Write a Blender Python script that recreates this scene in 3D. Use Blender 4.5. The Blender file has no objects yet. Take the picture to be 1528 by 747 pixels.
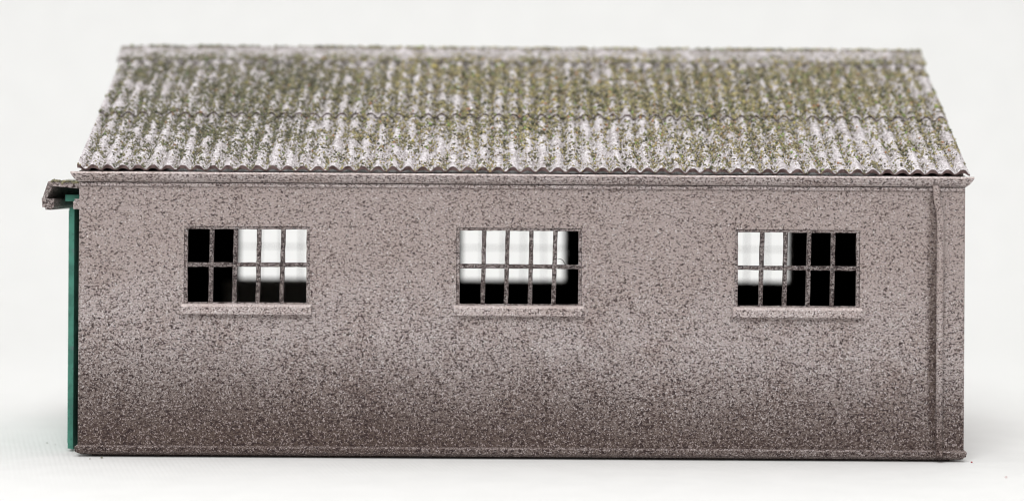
import bpy, math, random
import numpy as np
from mathutils import Matrix, Vector, noise

random.seed(7); rng = np.random.default_rng(7)
# The model is built in "steps": 1 step = 0.1368 mm on the real 18 cm long scale model.
# X runs along the long wall, Y away from the camera (0 = face of the long wall), Z = height over the table.
U = 0.0001368
GZ = 430.0                      # eye level above the table, in steps
S = bpy.context.scene
C = S.collection
BASE = (15.0, 393.0, 0.0)       # base centre of the building

# ------------------------------------------------------------------ helpers
class MB:
    """collects polygons; build() links them as one mesh object"""
    def __init__(s): s.v = []; s.f = []; s.m = []; s.sm = []
    def add(s, vs, fs, mat=0, smooth=False):
        o = len(s.v); s.v += [tuple(p) for p in vs]
        for f in fs:
            s.f.append(tuple(i + o for i in f)); s.m.append(mat); s.sm.append(smooth)
    def box(s, x0, x1, y0, y1, z0, z1, mat=0):
        vs = [(x0,y0,z0),(x1,y0,z0),(x1,y1,z0),(x0,y1,z0),(x0,y0,z1),(x1,y0,z1),(x1,y1,z1),(x0,y1,z1)]
        s.add(vs, [(0,3,2,1),(4,5,6,7),(0,1,5,4),(1,2,6,5),(2,3,7,6),(3,0,4,7)], mat)
    def prism(s, prof, a, b, axis, mat=0, capmat=None):
        """prof: 2D polygon; extruded along axis from a to b. axis 'x': prof=(y,z); 'y': prof=(x,z)"""
        n = len(prof)
        def P(p, t): return (t, p[0], p[1]) if axis == 'x' else (p[0], t, p[1])
        vs = [P(p, a) for p in prof] + [P(p, b) for p in prof]
        fs = [(i, (i+1) % n, (i+1) % n + n, i + n) for i in range(n)]
        s.add(vs, fs, mat)
        s.add(vs, [tuple(range(n))[::-1], tuple(range(n, 2*n))], mat if capmat is None else capmat)
    def build(s, name, mats, parent=None, origin=BASE, bevel=0, loc=None):
        me = bpy.data.meshes.new(name)
        vs = [((x-origin[0])*U, (y-origin[1])*U, (z-origin[2])*U) for x, y, z in s.v]
        me.from_pydata(vs, [], s.f)
        for m in (mats if isinstance(mats, list) else [mats]): me.materials.append(m)
        me.polygons.foreach_set('material_index', s.m)
        me.polygons.foreach_set('use_smooth', s.sm)
        me.update()
        import bmesh
        bm = bmesh.new(); bm.from_mesh(me)
        bmesh.ops.recalc_face_normals(bm, faces=bm.faces); bm.to_mesh(me); bm.free()
        o = bpy.data.objects.new(name, me); C.objects.link(o)
        if parent: o.parent = parent
        if loc is not None: o.location = [c*U for c in loc]
        if bevel:
            b = o.modifiers.new('bevel', 'BEVEL'); b.width = bevel*U; b.segments = 2
            b.limit_method = 'ANGLE'; b.angle_limit = math.radians(40)
        return o

def lin(r, g, b, k=1.0):
    f = lambda c: (c/255/12.92 if c/255 <= .04045 else ((c/255+.055)/1.055)**2.4)
    return (f(r)*k, f(g)*k, f(b)*k, 1)

class NT:
    """small node-building helper; textures are read in steps on the object's own coordinates"""
    def __init__(s, name):
        s.mat = bpy.data.materials.new(name); s.mat.use_nodes = True
        s.t = s.mat.node_tree; s.n = s.t.nodes; s.n.clear()
        s.out = s.n.new('ShaderNodeOutputMaterial'); s.b = s.n.new('ShaderNodeBsdfPrincipled')
        s.t.links.new(s.b.outputs[0], s.out.inputs[0])
        tc = s.n.new('ShaderNodeTexCoord')
        mp = s.n.new('ShaderNodeVectorMath'); mp.operation = 'SCALE'; mp.inputs['Scale'].default_value = 1/U
        s.t.links.new(tc.outputs['Object'], mp.inputs[0])
        oi = s.n.new('ShaderNodeObjectInfo')
        ad = s.n.new('ShaderNodeVectorMath'); ad.operation = 'ADD'
        sc = s.n.new('ShaderNodeMath'); sc.operation = 'MULTIPLY'; sc.inputs[1].default_value = 900
        s.t.links.new(oi.outputs['Random'], sc.inputs[0])
        s.t.links.new(mp.outputs[0], ad.inputs[0]); s.t.links.new(sc.outputs[0], ad.inputs[1])
        s.co = ad.outputs[0]; s.raw = mp.outputs[0]
        sp = s.n.new('ShaderNodeSeparateXYZ'); s.t.links.new(s.raw, sp.inputs[0])
        s.x, s.y, s.z = sp.outputs
    def set(s, sock, v):
        if hasattr(v, 'is_output'): s.t.links.new(v, sock)
        else: sock.default_value = v
    def math(s, op, a, b=0.0, c=0.0, clamp=False):
        n = s.n.new('ShaderNodeMath'); n.operation = op; n.use_clamp = clamp
        s.set(n.inputs[0], a); s.set(n.inputs[1], b); s.set(n.inputs[2], c); return n.outputs[0]
    def noise(s, size, detail=2, rough=.5, co=None, dist=0.0, stretch=None):
        n = s.n.new('ShaderNodeTexNoise'); n.inputs['Scale'].default_value = 1/size
        n.inputs['Detail'].default_value = detail; n.inputs['Roughness'].default_value = rough
        n.inputs['Distortion'].default_value = dist
        co = s.co if co is None else co
        if stretch:
            m = s.n.new('ShaderNodeVectorMath'); m.operation = 'MULTIPLY'; m.inputs[1].default_value = stretch
            s.t.links.new(co, m.inputs[0]); co = m.outputs[0]
        s.t.links.new(co, n.inputs['Vector']); return n.outputs['Fac']
    def ramp(s, v, a, b, lo=0.0, hi=1.0):
        n = s.n.new('ShaderNodeMapRange'); n.interpolation_type = 'SMOOTHSTEP'
        s.set(n.inputs[0], v); s.set(n.inputs[1], a); s.set(n.inputs[2], b)
        s.set(n.inputs[3], lo); s.set(n.inputs[4], hi); return n.outputs[0]
    def mix(s, f, a, b):
        n = s.n.new('ShaderNodeMix'); n.data_type = 'RGBA'
        s.set(n.inputs[0], f); s.set(n.inputs[6], a); s.set(n.inputs[7], b); return n.outputs[2]
    def speck(s, size, thr, soft=.025, **k):
        """mask of irregular dots; thr may be a socket (lower = denser)"""
        nz = s.noise(size, **k)
        return s.ramp(s.math('SUBTRACT', nz, thr), -soft, soft), nz
    def bump(s, h, strength, dist):
        n = s.n.new('ShaderNodeBump'); n.inputs['Strength'].default_value = strength
        n.inputs['Distance'].default_value = dist*U
        s.set(n.inputs['Height'], h); s.t.links.new(n.outputs[0], s.b.inputs['Normal'])
    def done(s, col, rough=.75, spec=.3):
        s.set(s.b.inputs['Base Color'], col); s.set(s.b.inputs['Roughness'], rough)
        s.b.inputs['Specular IOR Level'].default_value = spec
        return s.mat

# ------------------------------------------------------------------ materials
K = 0.80
def wall_material(name, zero=0.0, graded=True, k=K, dens=0.0, pipe=False):
    """lilac grey spray paint with brown toner specks, toned down brown along the foot"""
    t = NT(name)
    h = t.math('ADD', t.z, zero)
    big = t.noise(230, 3, .55); mid = t.noise(60, 3, .6)
    hh = t.math('ADD', h, t.math('MULTIPLY', t.math('SUBTRACT', big, .5), 65))
    hh = t.math('MULTIPLY_ADD', t.x, .032, hh)
    foot = t.ramp(hh, 200, 0) if graded else 0.0           # 1 at the foot
    upper = t.ramp(hh, 150, 330) if graded else .2         # browner overspray in the upper half
    if pipe:                                               # brown run-off along the downpipe
        st = t.math('ABSOLUTE', t.math('SUBTRACT', t.x, 616))
        st = t.math('MULTIPLY', t.ramp(st, 14, 4), t.ramp(h, 400, 90, .55, .95))
        foot = t.math('MAXIMUM', foot, st)
    a = t.mix(upper, lin(199,188,186,k), lin(181,167,163,k))
    a = t.mix(t.ramp(mid, .38, .75), a, lin(180,165,160,k))
    fine = t.noise(2.4, 2, .6, stretch=(1, 1, 1.25))
    a = t.mix(t.ramp(fine, .30, .60, t.math('MULTIPLY_ADD', upper, -.3, .75), 0), a, lin(138,120,115,k))
    base = t.mix(t.math('MULTIPLY', foot, .95), a, lin(86,69,59,k))
    d = t.math('MULTIPLY', foot, -.05)
    d = t.math('ADD', d, t.math('MULTIPLY', t.math('SUBTRACT', mid, .5), -.06))
    d = t.math('ADD', d, t.math('MULTIPLY', upper, .022))
    d = t.math('ADD', d, -dens)
    m1, n1 = t.speck(4.6, t.math('ADD', d, .598), .022, detail=3, rough=.72, stretch=(.85, 1, 1.2))
    m2, n2 = t.speck(2.6, t.math('ADD', d, .562), .035, detail=2, rough=.6, stretch=(.85, 1, 1.2))
    m3, n3 = t.speck(7.5, t.math('ADD', d, .695), .03, detail=3, rough=.7)
    col = t.mix(t.math('MULTIPLY', m2, .88), base, lin(70,51,48,k))
    col = t.mix(t.math('MULTIPLY', m1, .96), col, lin(48,30,29,k))
    col = t.mix(t.math('MULTIPLY', m3, .95), col, lin(58,40,38,k))
    thr = t.math('SUBTRACT', .63, t.math('MULTIPLY', foot, .03))
    ml, n4 = t.speck(2.2, t.math('ADD', thr, t.math('MULTIPLY', upper, .03)), .04, detail=2, rough=.6)
    col = t.mix(t.math('MULTIPLY', ml, .85), col, t.mix(foot, lin(236,230,230,k), lin(176,160,157,k)))
    hgt = t.math('ADD', t.noise(3.0, 2, .6), t.math('MULTIPLY', n1, .8))
    t.bump(hgt, .6, 1.7)
    return t.done(col, .62, .35)

M_wall = wall_material('speckled_lilac_paint')
M_face = wall_material('speckled_long_wall_paint', pipe=True)
M_trim = wall_material('speckled_trim_paint', graded=False, dens=.01, k=K*1.05)
M_sill = wall_material('speckled_sill_paint', graded=False, dens=-.005, k=K*1.16)
M_lip = wall_material('plinth_edge_highlight', zero=65, k=K*1.12)  # lighter plinth paint: a highlight coloured in along the upper chamfer
M_worn_hi = wall_material('rubbed_edge_highlight', graded=False, dens=-.08, k=K*1.55)  # rubbed sill tops and gutter lip, with a highlight painted into the colour
M_frame = wall_material('speckled_frame_paint', graded=False, dens=.03, k=K*.88)
M_hood = wall_material('rough_hood_paint', graded=False, dens=.035, k=K*.92)
M_bar = wall_material('speckled_bar_paint', graded=False, dens=.06, k=K*.66)
M_pipe = wall_material('speckled_pipe_paint', k=K*1.08)
M_plinth = wall_material('toned_plinth_paint', zero=45, dens=.0)

def dark_material(name, a, b, rough=.9):
    t = NT(name); return t.done(t.mix(t.ramp(t.noise(60, 3), .35, .65), a, b), rough, .1)
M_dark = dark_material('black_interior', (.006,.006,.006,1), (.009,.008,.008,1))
M_lining = dark_material('bare_brown_board', (.66,.60,.53,1), (.72,.66,.59,1))
M_brown = NT('brown_sheet_edge'); 
M_brown = M_brown.done(M_brown.mix(M_brown.ramp(M_brown.noise(9, 3), .4, .65), lin(122,102,100,K), lin(84,66,64,K)), .8, .2)

def roof_material():
    t = NT('weathered_corrugated_sheet')
    ph = t.math('MULTIPLY', t.math('ADD', t.x, BASE[0]+645.6), 2*math.pi/PITCH)
    crest = t.math('MULTIPLY_ADD', t.math('COSINE', ph), .5, .5)
    dist = t.math('SUBTRACT', 393-15, t.math('ABSOLUTE', t.y))         # 0 at the eaves, grows to the ridge
    up = t.ramp(dist, 20, 250)
    big = t.noise(170, 4, .6); mid = t.noise(30, 3, .6)
    base = t.mix(t.ramp(mid, .35, .7), lin(238,230,234,K), lin(200,190,192,K))
    # green-brown film that settled in the valleys and on the upper half
    film = t.math('MULTIPLY', t.math('MULTIPLY_ADD', crest, -.6, 1.15), t.math('ADD', .28, t.math('MULTIPLY', up, .75)))
    film = t.math('MULTIPLY', film, t.ramp(big, .3, .62), clamp=True)
    base = t.mix(t.math('MULTIPLY', film, .55), base, lin(120,112,86,K))
    d = t.math('MULTIPLY', crest, .05)
    m1, n1 = t.speck(3.4, t.math('ADD', .535, d), .035, detail=3, rough=.65)
    m2, n2 = t.speck(6.0, t.math('ADD', .60, d), .03, detail=3, rough=.7)
    col = t.mix(t.math('MULTIPLY', m1, .8), base, lin(92,84,74,K))
    col = t.mix(t.math('MULTIPLY', m2, .85), col, lin(78,72,58,K))
    ml, n4 = t.speck(3.6, .57, .04, detail=3, rough=.65)
    col = t.mix(t.math('MULTIPLY', ml, .9), col, lin(255,252,253,K*1.08))
    t.bump(t.math('ADD', t.noise(3.5, 2, .6), n2), .7, 2.2)
    return t.done(col, .7, .3)
PITCH = 22.3
M_roof = roof_material()

def ridge_material():
    t = NT('ridge_cap_paint')
    col = t.mix(t.ramp(t.noise(26, 3, .6), .35, .68), lin(218,211,213,K), lin(172,164,162,K))
    m, n = t.speck(7, .57, .03, detail=2); col = t.mix(t.math('MULTIPLY', m, .7), col, lin(112,108,84,K))
    t.bump(n, .6, 2); return t.done(col, .7, .3)
M_ridge = ridge_material()

def ml(*c): return lin(*c, 1.14)
def moss_material():
    t = NT('moss_flock')
    g = t.n.new('ShaderNodeNewGeometry'); r = g.outputs['Random Per Island']
    cr = t.n.new('ShaderNodeValToRGB'); t.t.links.new(r, cr.inputs[0]); e = cr.color_ramp
    e.interpolation = 'CONSTANT'
    stops = [(0, ml(138,130,92)), (.18, ml(112,108,82)), (.34, ml(156,146,100)), (.50, ml(90,84,70)), (.60, ml(124,128,84)),
             (.66, ml(166,152,98)), (.78, ml(78,80,60)), (.86, ml(140,122,88)), (.94, ml(128,152,70)), (.965, ml(176,160,76)), (.988, ml(168,112,60))]
    e.elements[0].position, e.elements[0].color = stops[0]; e.elements[1].position, e.elements[1].color = stops[1]
    for p, c in stops[2:]: e.elements.new(p).color = c
    # grey-green towards one end of the roof, ochre towards the other: two batches of flock
    z = t.noise(330, 2); west = t.ramp(t.math('MULTIPLY_ADD', z, 500, t.x), 60, -160)
    col = t.mix(t.math('MULTIPLY', west, .55), cr.outputs[0], lin(104,106,88))
    hs = t.n.new('ShaderNodeHueSaturation'); hs.inputs['Saturation'].default_value = .8; t.t.links.new(col, hs.inputs['Color'])
    return t.done(hs.outputs[0], .95, .1)
M_moss = moss_material()

def green_material(name, a, b):
    t = NT(name)
    col = t.mix(t.ramp(t.noise(26, 4, .6), .4, .65), a, b)
    m, n = t.speck(5, .66, .03, detail=2); col = t.mix(t.math('MULTIPLY', m, .6), col, lin(46,84,76))
    m, n = t.speck(16, .68, .05, detail=3); col = t.mix(t.math('MULTIPLY', m, .7), col, lin(92,110,112))
    t.bump(n, .4, 1); return t.done(col, .6, .35)
M_green = green_material('green_paint', lin(72,136,118), lin(58,112,98))

def sheet_material():
    t = NT('white_woven_sheet')
    w = t.n.new('ShaderNodeTexWave'); w.wave_type = 'BANDS'; w.bands_direction = 'X'
    w.inputs['Scale'].default_value = 1/24; w.inputs['Distortion'].default_value = 1.6
    w.inputs['Detail'].default_value = 2; w.inputs['Detail Scale'].default_value = 1.2
    rot = t.n.new('ShaderNodeVectorRotate'); rot.rotation_type = 'Z_AXIS'; rot.inputs['Angle'].default_value = math.radians(-14)
    t.t.links.new(t.co, rot.inputs[0]); t.t.links.new(rot.outputs[0], w.inputs['Vector'])
    n = t.noise(70, 4, .6); n2 = t.noise(7, 2)
    col = t.mix(t.ramp(n, .3, .7), (.79,.788,.776,1), (.82,.818,.806,1))
    m, nn = t.speck(26, .80, .03, detail=3); col = t.mix(t.math('MULTIPLY', m, .25), col, (.55,.55,.5,1))
    t.bump(t.math('ADD', t.math('MULTIPLY', w.outputs['Fac'], .8), t.math('MULTIPLY', n2, .5)), .11, 3)
    return t.done(col, .9, .15)
M_sheet = sheet_material()

def plain(name, c): 
    t = NT(name); return t.done(t.mix(t.noise(2.5, 2), c, [x*.6 for x in c[:3]]+[1]), .9, .1)

# ------------------------------------------------------------------ the building
root = bpy.data.objects.new('model_building', None); C.objects.link(root)
root.location = [c*U for c in BASE]
root['label'] = 'speckled lilac grey scale model workshop with mossy corrugated roof standing on a white sheet'
root['category'] = 'model building'
root.empty_display_size = .02

XL, XR, YB = -645.5, 676.5, 786.0
TH = 14
Z = lambda v: GZ + v            # v = height relative to eye level
OPEN = [(-483.9-5, -306+5), (-77.5-5, 100.3+5), (338-5, 515.2+5)]
WZ0, WZ1 = Z(-200), Z(-88)

def wall_with_holes(x0, x1, y0, y1, z0, z1, holes, front, back):
    b = MB(); xs = sorted({x0, x1, *[h[0] for h in holes], *[h[1] for h in holes]})
    zs = sorted({z0, z1, *[h[2] for h in holes], *[h[3] for h in holes]})
    inh = lambda x, z: any(h[0] < x < h[1] and h[2] < z < h[3] for h in holes)
    for i in range(len(xs)-1):
        for j in range(len(zs)-1):
            if inh((xs[i]+xs[i+1])/2, (zs[j]+zs[j+1])/2): continue
            q = lambda y: [(xs[i],y,zs[j]), (xs[i+1],y,zs[j]), (xs[i+1],y,zs[j+1]), (xs[i],y,zs[j+1])]
            b.add(q(y0), [(0,1,2,3)], front); b.add(q(y1), [(3,2,1,0)], back)
    def rim(xa, xb, za, zb, mat):
        for (p, q) in (((xa,za),(xb,za)), ((xb,za),(xb,zb)), ((xb,zb),(xa,zb)), ((xa,zb),(xa,za))):
            b.add([(p[0],y0,p[1]),(q[0],y0,q[1]),(q[0],y1,q[1]),(p[0],y1,p[1])], [(0,1,2,3)], mat)
    rim(x0, x1, z0, z1, 0)
    for h in holes: rim(*h, 0)
    return b

WB, WT = 16.0, Z(-3)
holes = [(a, c, WZ0-3, WZ1+3) for a, c in OPEN]
w = wall_with_holes(XL, XR, 0, TH, WB, WT, holes, 0, 1).build('wall', [M_face, M_dark], root)
ROPEN = [(-407-97, -407+97), (3-97, 3+97), (416-97, 416+97)]
rholes = [(a, c, WZ0-3, WZ1+3) for a, c in ROPEN]
wall_with_holes(XL, XR, YB-TH, YB, WB, WT, rholes, 1, 0).build('wall', [M_wall, M_dark], root)

# gable ends
ZE, ZRG = Z(-1), Z(188)
TAN = (ZRG-ZE)/403.0
for s, xa, xb in ((-1, XL, XL+TH), (1, XR-TH, XR)):
    g = MB(); top = lambda y: ZE + TAN*(min(y, YB-y)+10) - 8
    prof = [(TH+.02, WB), (YB-TH-.02, WB), (YB-TH-.02, top(TH)), (393, top(393)), (TH+.02, top(TH))]
    n = len(prof)
    for x, m in ((xa, 0 if s < 0 else 1), (xb, 1 if s < 0 else 0)):
        g.add([(x, y, z) for y, z in prof], [tuple(range(n))], m)
    for i in range(n):
        p, q = prof[i], prof[(i+1) % n]
        g.add([(xa,*p),(xb,*p),(xb,*q),(xa,*q)], [(0,1,2,3)], 0)
    g.build('gable_wall', [M_wall, M_dark], root)
fl = MB(); fl.box(XL+TH+.5, XR-TH-.5, TH+.5, YB-TH-.5, 8, 15.5); fl.build('floor', M_dark, root)
# brown board standing inside against the far wall
lp = MB(); lp.box(-527, -180, YB-TH-7, YB-TH-.5, 17, WZ0-6); lp.build('lining_board', M_lining, root)

# plinth: a strip round the foot, chamfered under
pl = MB()
def ring(off, z): return [(XL-off, -off, z), (XR+off, -off, z), (XR+off, YB+off, z), (XL-off, YB+off, z)]
lv = [ring(-2, 19), ring(1.8, 17.6), ring(4.2, 15.2), ring(3.0, 8), ring(-4, 3.6), ring(-16, 3.2), ring(-18, .3)]
nseg = 120
def fine(rg, k):
    out = []
    for i in range(4):
        a, b = rg[i], rg[(i+1) % 4]; m = nseg if i % 2 == 0 else 40
        for j in range(m):
            tt = j/m; x, y, z = [a[q]+(b[q]-a[q])*tt for q in range(3)]
            if k in (1, 2, 3):
                z += (noise.noise((x/9, y/9, k))*.8); 
                y += noise.noise((x/13, k*7, 3))*.5 if i % 2 == 0 else 0
            out.append((x, y, z))
    return out
lv = [fine(r, k) for k, r in enumerate(lv)]; N = len(lv[0])
for a in range(len(lv)-1):
    vs = lv[a]+lv[a+1]
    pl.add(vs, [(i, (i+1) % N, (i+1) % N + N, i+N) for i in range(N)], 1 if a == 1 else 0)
pl.add(lv[-1], [tuple(range(N))])
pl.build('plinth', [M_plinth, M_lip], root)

# windows: five lights wide, two high; bars a little crooked as on the kit
def window_mesh(rows, wid, hgt, bar, seed, rear=False):
    r = random.Random(seed); b = MB()
    ya, yb = (1.6, 7.5)
    j = lambda a=1.0: r.uniform(-a, a)
    e = 5.2 if not rear else 3
    W, H = wid, hgt
    def bar_v(xb, xt, w, z0, z1, y0, mt=0):                      # leaning upright with a slightly wavy edge
        n = 14; L = []; 
        for k in range(n+1):
            f = k/n; x = xb+(xt-xb)*f; z = z0+(z1-z0)*f
            wl = w/2+j(.35); wr = w/2+j(.35)
            L.append(((x-wl, y0+.9, z), (x-wl+.9, y0, z), (x+wr-.9, y0, z), (x+wr, y0+.9, z), (x+wr, yb, z), (x-wl, yb, z)))
        for k in range(n):
            b.add(L[k]+L[k+1], [(i, (i+1) % 6, (i+1) % 6+6, i+6) for i in range(6)], mt)
    def bar_h(za, zb, w, x0, x1, y0, mt=0):
        n = 30; L = []
        for k in range(n+1):
            f = k/n; x = x0+(x1-x0)*f; z = za+(zb-za)*f
            wl = w/2+j(.3); wr = w/2+j(.3)
            L.append(((x, y0+.9, z-wl), (x, y0, z-wl+.9), (x, y0, z+wr-.9), (x, y0+.9, z+wr), (x, yb, z+wr), (x, yb, z-wl)))
        for k in range(n):
            b.add(L[k]+L[k+1], [(i, (i+1) % 6, (i+1) % 6+6, i+6) for i in range(6)], mt)
    for k in range(1, 5):
        x = e+(W-2*e)*k/5; bar_v(x+j(.8)-(1.0 if not rear else 0), x+j(.8)+(.8 if not rear else 0), bar, 1.5, H-1.5, ya+.3)
    bar_h(H*.515+j(.6), H*.515+j(.6), bar, 1.5, W-1.5, ya+.55)
    for x in (e/2+.02, W-e/2-.02): bar_v(x, x, e, .03, H-.03, ya, 1)
    bar_h(e/2-.4, e/2-.4, e-.8, .03, W-.03, ya+.15, 1); bar_h(H-e/2+.4, H-e/2+.4, e-.8, .03, W-.03, ya+.15, 1)
    return b
def sill_mesh(W, seed):
    r = random.Random(seed); b = MB(); n = 40; L = []
    for k in range(n+1):
        x = -3+(W+6)*k/n; q = lambda: r.uniform(-.35, .35)
        prof = [(1.5, .5), (-5.5+q(), -.9+q()), (-8.2+q(), -3.4+q()), (-8.2+q(), -13.6+q()), (-7.6, -14.8+q()), (1.5, -14.9)]
        L.append([(x, y, z) for y, z in prof])
    for k in range(n):
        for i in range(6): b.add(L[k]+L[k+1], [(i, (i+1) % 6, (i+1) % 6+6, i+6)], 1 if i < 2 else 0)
    b.add(L[0], [tuple(range(6))]); b.add(L[-1], [tuple(range(6))])
    return b
def link_loc(o, parent, p, base): o.parent = parent; o.location = [(p[i]-base[i])*U for i in range(3)]
for i, (a, c) in enumerate(OPEN):
    W = c-a; H = WZ1-WZ0+6
    o = window_mesh(2, W, H, 6.6, 11+i).build('window', [M_bar, M_frame], origin=(0,0,0))
    link_loc(o, root, (a, 0, WZ0-3), BASE)
    sl = sill_mesh(W, 40+i).build('sill', [M_sill, M_worn_hi], origin=(0,0,0)); sl.parent = o
    sl.location = (0, 0, 2.0*U)
rw = None
for i, (a, c) in enumerate(ROPEN):
    W = c-a; H = WZ1-WZ0+6
    if rw is None: rw = window_mesh(2, W, H, 1.9, 31, True).build('window', [M_bar, M_frame], origin=(0,0,0)); o = rw
    else: o = rw.copy(); C.objects.link(o)
    link_loc(o, root, (a, YB-9, WZ0-3), BASE)

# corrugated roof ------------------------------------------------------------
ALPHA = math.atan(TAN); SL = 403/math.cos(ALPHA)
X0, X1 = -646.5, 681.5
def corr(x):
    c = .5+.5*math.cos(2*math.pi*(x-X0-1)/PITCH)
    return 7.6*(1-(1-c)**1.45)
def on_roof(x, s, off, mirror=False):
    y = -10+s*math.cos(ALPHA)-off*math.sin(ALPHA); z = ZE+s*math.sin(ALPHA)+off*math.cos(ALPHA)
    return (x, YB-y if mirror else y, z)
def roof_sheet(s0, s1, lift, thick, mirror, seed):
    b = MB(); nx = int((X1-X0)/PITCH*16); ns = 10 if not mirror else 2
    rows_t, rows_b = [], []
    for k in range(ns+1):
        s = s0+(s1-s0)*k/ns; rt, rb = [], []
        for i in range(nx+1):
            x = X0+(X1-X0)*i/nx
            jit = 1.6*noise.noise((x/6, seed, 0)) if k == 0 else 0
            wob = .7*noise.noise((x/40, s/60, seed))
            rt.append(on_roof(x, s+jit, corr(x)+lift+wob, mirror))
            rb.append(on_roof(x, s+jit*.6, corr(x)*(.56 if lift == 0 else .92)+lift-(2.6 if lift == 0 else thick)+wob, mirror))
        rows_t.append(rt); rows_b.append(rb)
    n = nx+1
    T = [p for r in rows_t for p in r]; B = [p for r in rows_b for p in r]
    q = [(k*n+i, k*n+i+1, (k+1)*n+i+1, (k+1)*n+i) for k in range(ns) for i in range(nx)]
    b.add(T, q, 0, True); b.add(B, [f[::-1] for f in q], 2, True)
    for k, m in ((0, 1), (ns, 1)):
        b.add(rows_t[k]+rows_b[k], [(i, i+1, i+1+n, i+n) for i in range(nx)], m)
    for i in (0, nx):
        e = [r[i] for r in rows_t]+[r[i] for r in rows_b]; m = ns+1
        b.add(e, [(k, k+1, k+1+m, k+m) for k in range(ns)], 0)
    return b.build('roof_sheet', [M_roof, M_brown, M_dark], root)
LAP = 190
lower = roof_sheet(0, LAP+14, 0, 5.5, False, 1)
upper = roof_sheet(LAP, SL-1, 3.0, 1.7, False, 2)
roof_sheet(0, LAP+14, 0, 5.5, True, 3); roof_sheet(LAP, SL-1, 3.0, 1.7, True, 4)

# ridge cap
rc = MB(); prof = []; R = 9.0; cy, cz = 393, Z(196)
fl_ = lambda s, off: on_roof(0, SL-s, off)[1:]
outer = [fl_(44, 7.0), fl_(42.5, 11.2)]
for k in range(9):
    a = math.pi*(.86-.72*k/8); outer.append((cy+R*math.cos(a), cz+R*math.sin(a)))
outer += [(YB-p[0], p[1]) for p in (fl_(42.5, 11.2), fl_(44, 7.0))]
inner = [(YB-fl_(43, 5.5)[0], fl_(43, 5.5)[1]), (393, Z(188)+6), fl_(43, 5.5)]
prof = outer+inner; n = len(prof); nx = 160; L = []
for k in range(nx+1):
    x = X0-7+(X1-X0+6.2)*k/nx
    L.append([(x, y+noise.noise((x/30, i*3, 1))*1.2, z+noise.noise((x/24, i*2, 5))*1.1) for i, (y, z) in enumerate(prof)])
for k in range(nx): rc.add(L[k]+L[k+1], [(i, (i+1) % n, (i+1) % n+n, i+n) for i in range(n)], 0, False)
rc.add(L[0], [tuple(range(n))]); rc.add(L[-1], [tuple(range(n))])
cap = rc.build('ridge_cap', M_ridge, root)

# moss: many small flock crumbs ------------------------------------------------
OCT = np.array([(1,0,0),(-1,0,0),(0,1,0),(0,-1,0),(0,0,1),(0,0,-1)], float)
OF = np.array([(0,2,4),(2,1,4),(1,3,4),(3,0,4),(2,0,5),(1,2,5),(3,1,5),(0,3,5)])
def moss_object(pts, parent, name='moss', origin=BASE):
    """pts: list of (x, y, z, radius)"""
    P = np.array(pts); n = len(P)
    j = rng.uniform(.55, 1.35, (n, 6, 1)); V = OCT[None]*j + rng.normal(0, .22, (n, 6, 3))
    a = rng.uniform(0, 6.28, n); ca, sa = np.cos(a), np.sin(a)
    Vr = V.copy(); Vr[..., 0] = V[..., 0]*ca[:, None]-V[..., 1]*sa[:, None]; Vr[..., 1] = V[..., 0]*sa[:, None]+V[..., 1]*ca[:, None]
    V = (Vr*P[:, None, 3:4]+P[:, None, :3]-np.array(origin))*U
    F = (OF[None]+6*np.arange(n)[:, None, None]).reshape(-1)
    me = bpy.data.meshes.new(name)
    me.vertices.add(6*n); me.vertices.foreach_set('co', V.reshape(-1))
    nf = 8*n; me.loops.add(3*nf); me.loops.foreach_set('vertex_index', F.astype(np.int32))
    me.polygons.add(nf); me.polygons.foreach_set('loop_start', np.arange(0, 3*nf, 3, dtype=np.int32))
    me.update(calc_edges=True); me.materials.append(M_moss)
    o = bpy.data.objects.new(name, me); C.objects.link(o); o.parent = parent; o['kind'] = 'stuff'
    return o
def scatter(s0, s1, lift, n):
    out = []
    while len(out) < n:
        x = random.uniform(X0+1, X1-1); s = random.uniform(s0, s1)
        cr = corr(x)/7.6
        f = s/SL
        big = noise.fractal((x/150, s/110, 2.3), 1.0, 2.0, 3)
        sm = noise.fractal((x/16, s/34, 9.1), 1.0, 2.0, 3)
        p = .16+.40*min(1, f/.5)+.34*big+.55*sm+.22*(.5-cr)
        if f > .86: p -= .25
        edge = min(x-X0, X1-x)
        if edge < 60: p -= .25*(1-edge/60)
        if random.random() > p: continue
        r = random.choice((.9, 1.1, 1.3, 1.6, 2.1)) * (1+.45*min(1, f/.6)) * random.uniform(.85, 1.2)
        if random.random() < .03: r *= 1.5
        xx, yy, zz = on_roof(x, s, corr(x)+lift+r*.3)
        out.append((xx, yy, zz, r))
    return out
moss_object(scatter(-1, LAP-3, 0, 15000), lower)
moss_object(scatter(LAP-2, SL-40, 3.0, 21000), upper)
pts = []
while len(pts) < 4200:
    x = random.uniform(X0, X1); k = random.random()
    if random.random() > .45+1.0*noise.fractal((x/40, k*2, 4), 1, 2, 3): continue
    if k < .34: y = cy+random.uniform(-7, 5); z = cz+math.sqrt(max(0, R*R-(y-cy)**2))+.6
    else:
        _, y, z = on_roof(x, SL-44+38*random.random()**1.6, 12.2)
    pts.append((x, y, z, random.uniform(1.2, 3.0)))
moss_object(pts, cap)

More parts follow.
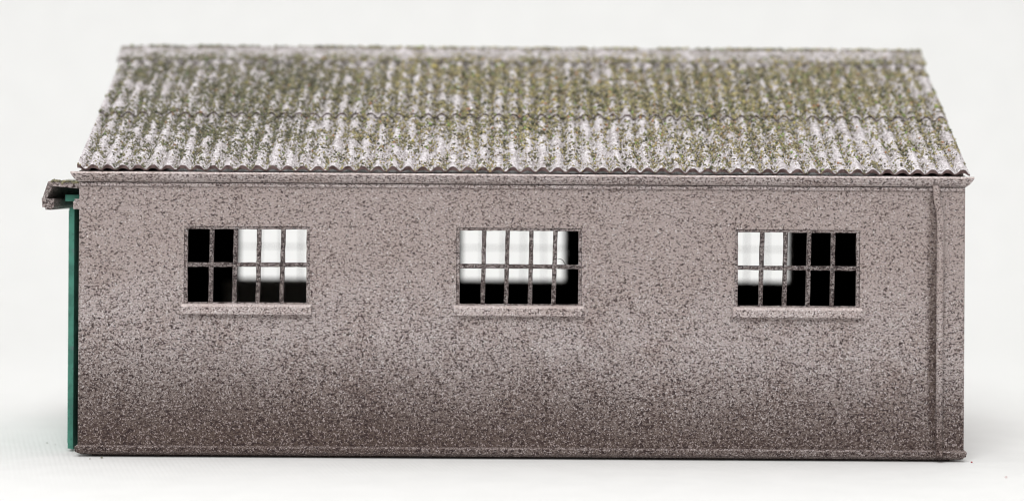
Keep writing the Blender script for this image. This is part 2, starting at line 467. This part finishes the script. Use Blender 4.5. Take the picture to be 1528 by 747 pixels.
# gutter, fascia strip, downpipe -----------------------------------------------
gt = MB(); n = 160; L = []
prof = [(-1.2, -20, 0), (-5, -19.2, 0), (-9, -16.5, .35), (-12, -12, .7), (-13.2, -7.2, 1), (-12, -4.6, 1), (-11.3, -4.6, 1), (-10.8, -9.5, .8), (-9, -13, .5), (-6, -16, .2), (-3.2, -15, .3), (-1.2, -9, .6)]
m = len(prof)
for k in range(n+1):
    f = k/n; ring_ = []
    for i, (y, z, e) in enumerate(prof):
        x = (XL-1-10*e)+((XR+1+10*e)-(XL-1-10*e))*f
        nz = noise.noise((x/18, i*3.1, 2))*.55
        ring_.append((x, y+nz*(1 if i > 0 else 0), Z(z)+nz*.6))
    L.append(ring_)
for k in range(n):
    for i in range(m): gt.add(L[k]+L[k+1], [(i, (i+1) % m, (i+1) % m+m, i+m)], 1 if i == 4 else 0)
for e in (L[0], L[-1]):
    gt.add(e, [tuple(range(m))])
    d = [e[1], e[2], e[3], e[4], e[5], e[11], e[0]]
    gt.add([(p[0]+(.6 if e is L[0] else -.6), p[1]-.02, p[2]-.1) for p in d], [tuple(range(7))])
gut = gt.build('gutter', [M_trim, M_worn_hi], root)
fb = MB(); n = 120; L = []
for k in range(n+1):
    x = XL+.6+(XR-XL-1.2)*k/n; q = noise.noise((x/14, 1, 1))*.6
    L.append([(x, .5, Z(-21.2)), (x, -3.2+q*.5, Z(-21.2)), (x, -3.4+q*.5, Z(-25.4)+q), (x, .5, Z(-27)+q)])
for k in range(n): fb.add(L[k]+L[k+1], [(i, (i+1) % 4, (i+1) % 4+4, i+4) for i in range(4)])
fb.add(L[0], [(0,1,2,3)]); fb.add(L[-1], [(0,1,2,3)])
fb.build('fascia', M_trim, root)

dp = MB(); path = [(631.5, -7, Z(-18)), (632, -7, Z(-26)), (633.5, -6.6, Z(-40)), (637, -6.2, Z(-56)), (638.4, -6.0, Z(-66))]
path += [(638.4+noise.noise((k, 0, 0))*.4, -6.0, Z(-66-(352-2)*k/40)) for k in range(1, 41)]
path += [(638.4, -7.5, 21), (638.8, -9.5, 16), (639.2, -10.5, 11)]
L = []; m = 12
for k, (x, y, z) in enumerate(path):
    ring_ = []
    for i in range(m):
        a = 2*math.pi*i/m; r = 5.3+noise.noise((z/9, i*.7, 3))*.5
        ring_.append((x+r*math.cos(a), y+r*.95*math.sin(a), z))
    L.append(ring_)
for k in range(len(L)-1): dp.add(L[k]+L[k+1], [(i, (i+1) % m, (i+1) % m+m, i+m) for i in range(m)], 0, True)
dp.add(L[0], [tuple(range(m))]); dp.add(L[-1], [tuple(range(m))])
pipe = dp.build('downpipe', M_pipe, root)

# sliding door on the left end, its rail and the hood over it --------------------
dr = MB(); L = []
n = 30
for k in range(n+1):
    z = 5+(Z(-60)-5)*k/n; q = noise.noise((z/30, 0, 8))*.5
    L.append([(-672.5+q, 60, z), (-664.3+q*.6, 60, z-(1.5 if k == 0 else 0)), (-664.3, 520, z-(1.5 if k == 0 else 0)), (-672.5, 520, z)])
for k in range(n): dr.add(L[k]+L[k+1], [(i, (i+1) % 4, (i+1) % 4+4, i+4) for i in range(4)])
dr.add(L[0], [(0,1,2,3)]); dr.add(L[-1], [(0,1,2,3)])
# raised planks on the outer face of the door
for k in range(8): dr.box(-673.9, -671.5, 64+k*57, 64+k*57+53, 12, Z(-64))
door = dr.build('sliding_door', M_green, root, bevel=.6)
rl = MB(); rl.box(-675, XL+.4, 42, 700, Z(-50), Z(-40)); rl.build('door_rail', M_green, root, bevel=.8)
bk = MB(); bk.box(-657, XL+.5, 12, 36, Z(-61.5), Z(-49.5)); bk.box(-655.5, XL+.5, 12.5, 35.5, Z(-49.5), Z(-46)); bk.build('rail_bracket', M_trim, root, bevel=.8)

cn = bpy.data.objects.new('canopy', None)
cn = MB()
prof = [(XL+.3, -23.5), (-695, -19.8), (-704.5, -44.5), (-698, -45.5), (-689.5, -26.8), (XL+.3, -31)]
n = 60; L = []
for k in range(n+1):
    y = 18+(720-18)*k/n
    L.append([(x+noise.noise((y/9, i*2.3, 1))*1.6, y+noise.noise((i*1.7, k, 3))*2.0, Z(z)+noise.noise((y/9, i*2.3, 4))*1.5) for i, (x, z) in enumerate(prof)])
m = len(prof)
for k in range(n): cn.add(L[k]+L[k+1], [(i, (i+1) % m, (i+1) % m+m, i+m) for i in range(m)])
cn.add(L[0], [tuple(range(m))]); cn.add(L[-1], [tuple(range(m))])
canopy = cn.build('canopy', M_hood, root, bevel=.7)
be = MB(); be.prism([(-705, -44.8), (-704, -58.5), (-699.5, -59.2), (-699, -62.5), (-690, -62.8), (-689.5, -60), (-687, -58), (-686.6, -46.4)], 16, 720, 'y')
for i, p in enumerate(be.v): be.v[i] = (p[0], p[1], Z(p[2]))
bm_ = be.build('fascia_beam', M_hood, canopy, origin=BASE, bevel=.9)
pts = []
while len(pts) < 700:
    y = random.uniform(19, 715); f = random.random()
    x = XL-2-f*50; z = Z(-23.5+3.5*f)
    pts.append((x, y, z+.6, random.uniform(1.0, 2.2)))
for k in range(110):
    q = random.random(); pts.append((-692+38*q, random.uniform(17, 60), Z(-20.0-2.6*q)+random.uniform(-1, 1.6), random.uniform(1.3, 2.7)))
moss_object(pts, canopy)

# ------------------------------------------------------------------ table sheet, one sweep up to the backdrop
g = MB(); prof = [(-6500, 0)]
for y in (-3000, -1500, -800, 0, 800, 1500, 2200): prof.append((y, 0))
RAD = 1500
for k in range(1, 17):
    a = math.pi/2*k/16; prof.append((2200+RAD*math.sin(a), RAD*(1-math.cos(a))))
prof.append((3700, 6500))
L = [[(x, y, z) for y, z in prof] for x in (-7000, 7000)]; m = len(prof)
g.add(L[0]+L[1], [(i, i+1, i+1+m, i+m) for i in range(m-1)], 0, True)
gr = g.build('ground', M_sheet, None, origin=(0,0,0))
gr['kind'] = 'structure'; gr['label'] = 'white woven sheet under the model, swept up into a plain backdrop'

# small debris lying on the sheet
def crumb(name, x, y, r, mat, label, cat, flat=.6, seed=0):
    q = random.Random(seed); b = MB()
    vs = [(r*q.uniform(.7, 1.3)*vx, r*q.uniform(.7, 1.3)*vy, r*flat*vz*q.uniform(.7, 1.1)) for vx, vy, vz in OCT]
    b.add(vs, [tuple(f) for f in OF]); o = b.build(name, mat, None, origin=(0,0,0))
    zmin = min(v[2] for v in vs)
    o.location = (x*U, y*U, -zmin*U); o['label'] = label; o['category'] = cat
    return o
def ground_at(px, py):
    """table position seen at a spot of the photograph (measured once from the photo)"""
    u, v = px-764, py-255; th = .0063
    ul, vl = u*math.cos(th)+v*math.sin(th), -u*math.sin(th)+v*math.cos(th)
    d = 3300*GZ/vl; return ul*d/3300, d-3300
M_red = plain('red_fibre', lin(200,90,95)); M_dk = plain('dark_grit', lin(105,100,92)); M_gc = plain('moss_crumb', lin(120,118,80)); M_gy = plain('grey_grit', lin(165,162,152))
for (px, py, r, mt, nm, lb, ct, sd) in (
    (1450, 690, 2.6, M_red, 'fibre', 'tiny red fibre on the white sheet just off the right corner of the building', 'fibre', 1),
    (1501, 712, 1.8, M_red, 'fibre', 'faint red fibre on the white sheet near the right edge of the photo', 'fibre', 2),
    (1436, 684.5, 2.2, M_dk, 'grit', 'dark grit speck touching the right corner of the plinth', 'grit', 3),
    (152, 683, 2.2, M_gc, 'moss_crumb', 'olive moss crumb, larger of two lying before the left end of the plinth', 'moss crumb', 5),
    (134, 684.5, 1.5, M_gc, 'moss_crumb', 'olive moss crumb, smaller and nearer the left corner of the plinth', 'moss crumb', 6),
    (70, 661, 2.2, M_gy, 'grit', 'grey grit speck on the sheet left of the green door', 'grit', 7),
    (83, 663, 1.6, M_gy, 'grit', 'small grey grit speck nearest the foot of the green door', 'grit', 8)):
    x, y = ground_at(px, py); crumb(nm, x, y, r, mt, lb, ct, .5, sd)
# a hair caught on a glazing bar of the middle window
hb = MB(); L = []
for k in range(13):
    f = k/12; x = 68.5+12.5*f; z = Z(-131-9.5*f**2.2+1.5*math.sin(f*3)); y = -1.2+.8*math.sin(f*4)
    L.append([(x+.55*math.cos(a), y+.55*math.sin(a), z+.3*math.sin(a+1)) for a in (0, 2.1, 4.2)])
for k in range(12): hb.add(L[k]+L[k+1], [(i, (i+1) % 3, (i+1) % 3+3, i+3) for i in range(3)])
hr = hb.build('hair', plain('dark_hair', lin(60,54,50)), None, origin=(70, 0, Z(-135)))
hr.location = (70*U, 0, Z(-135)*U)
hr['label'] = 'fine dark hair caught on a glazing bar of the middle window'; hr['category'] = 'hair'

# ------------------------------------------------------------------ camera
cam = bpy.data.cameras.new('camera'); co = bpy.data.objects.new('camera', cam); C.objects.link(co)
cam.sensor_width = 36; cam.lens = 36*3300/1528; cam.shift_y = -(373.5-255)/1528
co.matrix_world = Matrix.Translation((0, -3300*U, GZ*U)) @ Matrix.Rotation(math.pi/2, 4, 'X') @ Matrix.Rotation(.0063, 4, 'Z')
cam.clip_start = .01; cam.clip_end = 50
cam.dof.use_dof = True; cam.dof.focus_distance = 3296*U
cam.dof.aperture_fstop = (cam.lens/1000)/(71*U)
S.camera = co

# ------------------------------------------------------------------ studio light
wd = bpy.data.worlds.new('World'); S.world = wd; wd.use_nodes = True
bg = wd.node_tree.nodes['Background']; bg.inputs[0].default_value = (1, .998, .99, 1); bg.inputs[1].default_value = .385
def area(name, loc, target, sx, sy, watts):
    l = bpy.data.lights.new(name, 'AREA'); l.shape = 'RECTANGLE'; l.size = sx; l.size_y = sy; l.energy = watts
    o = bpy.data.objects.new(name, l); C.objects.link(o); o.location = loc
    o.rotation_euler = (Vector(target)-Vector(loc)).to_track_quat('-Z', 'Y').to_euler()
area('softbox_lamp', (-.08, -.62, .62), (0, .04, .03), .45, .35, 4.7)
area('overhead_fill', (.03, .10, .85), (0, .10, 0), 1.0, .6, 2.7)  # added fill: brightens roof and table, softens shadows
area('side_fill', (-.75, .05, .38), (-.05, .10, .02), .5, .5, .9)  # added pair of fills, lifting the ground shadows beside the building
area('side_fill', (.75, .05, .38), (.05, .10, .02), .5, .5, .9)  # second added fill, opposite end
area('backdrop_fill', (0, .12, .95), (0, .55, .15), 1.2, .3, .3)  # added fill to brighten the backdrop and the view through the windows

S.cycles.filter_width = 1.1
S.view_settings.view_transform = 'Standard'; S.view_settings.look = 'None'
S.view_settings.exposure = 0; S.view_settings.gamma = 1
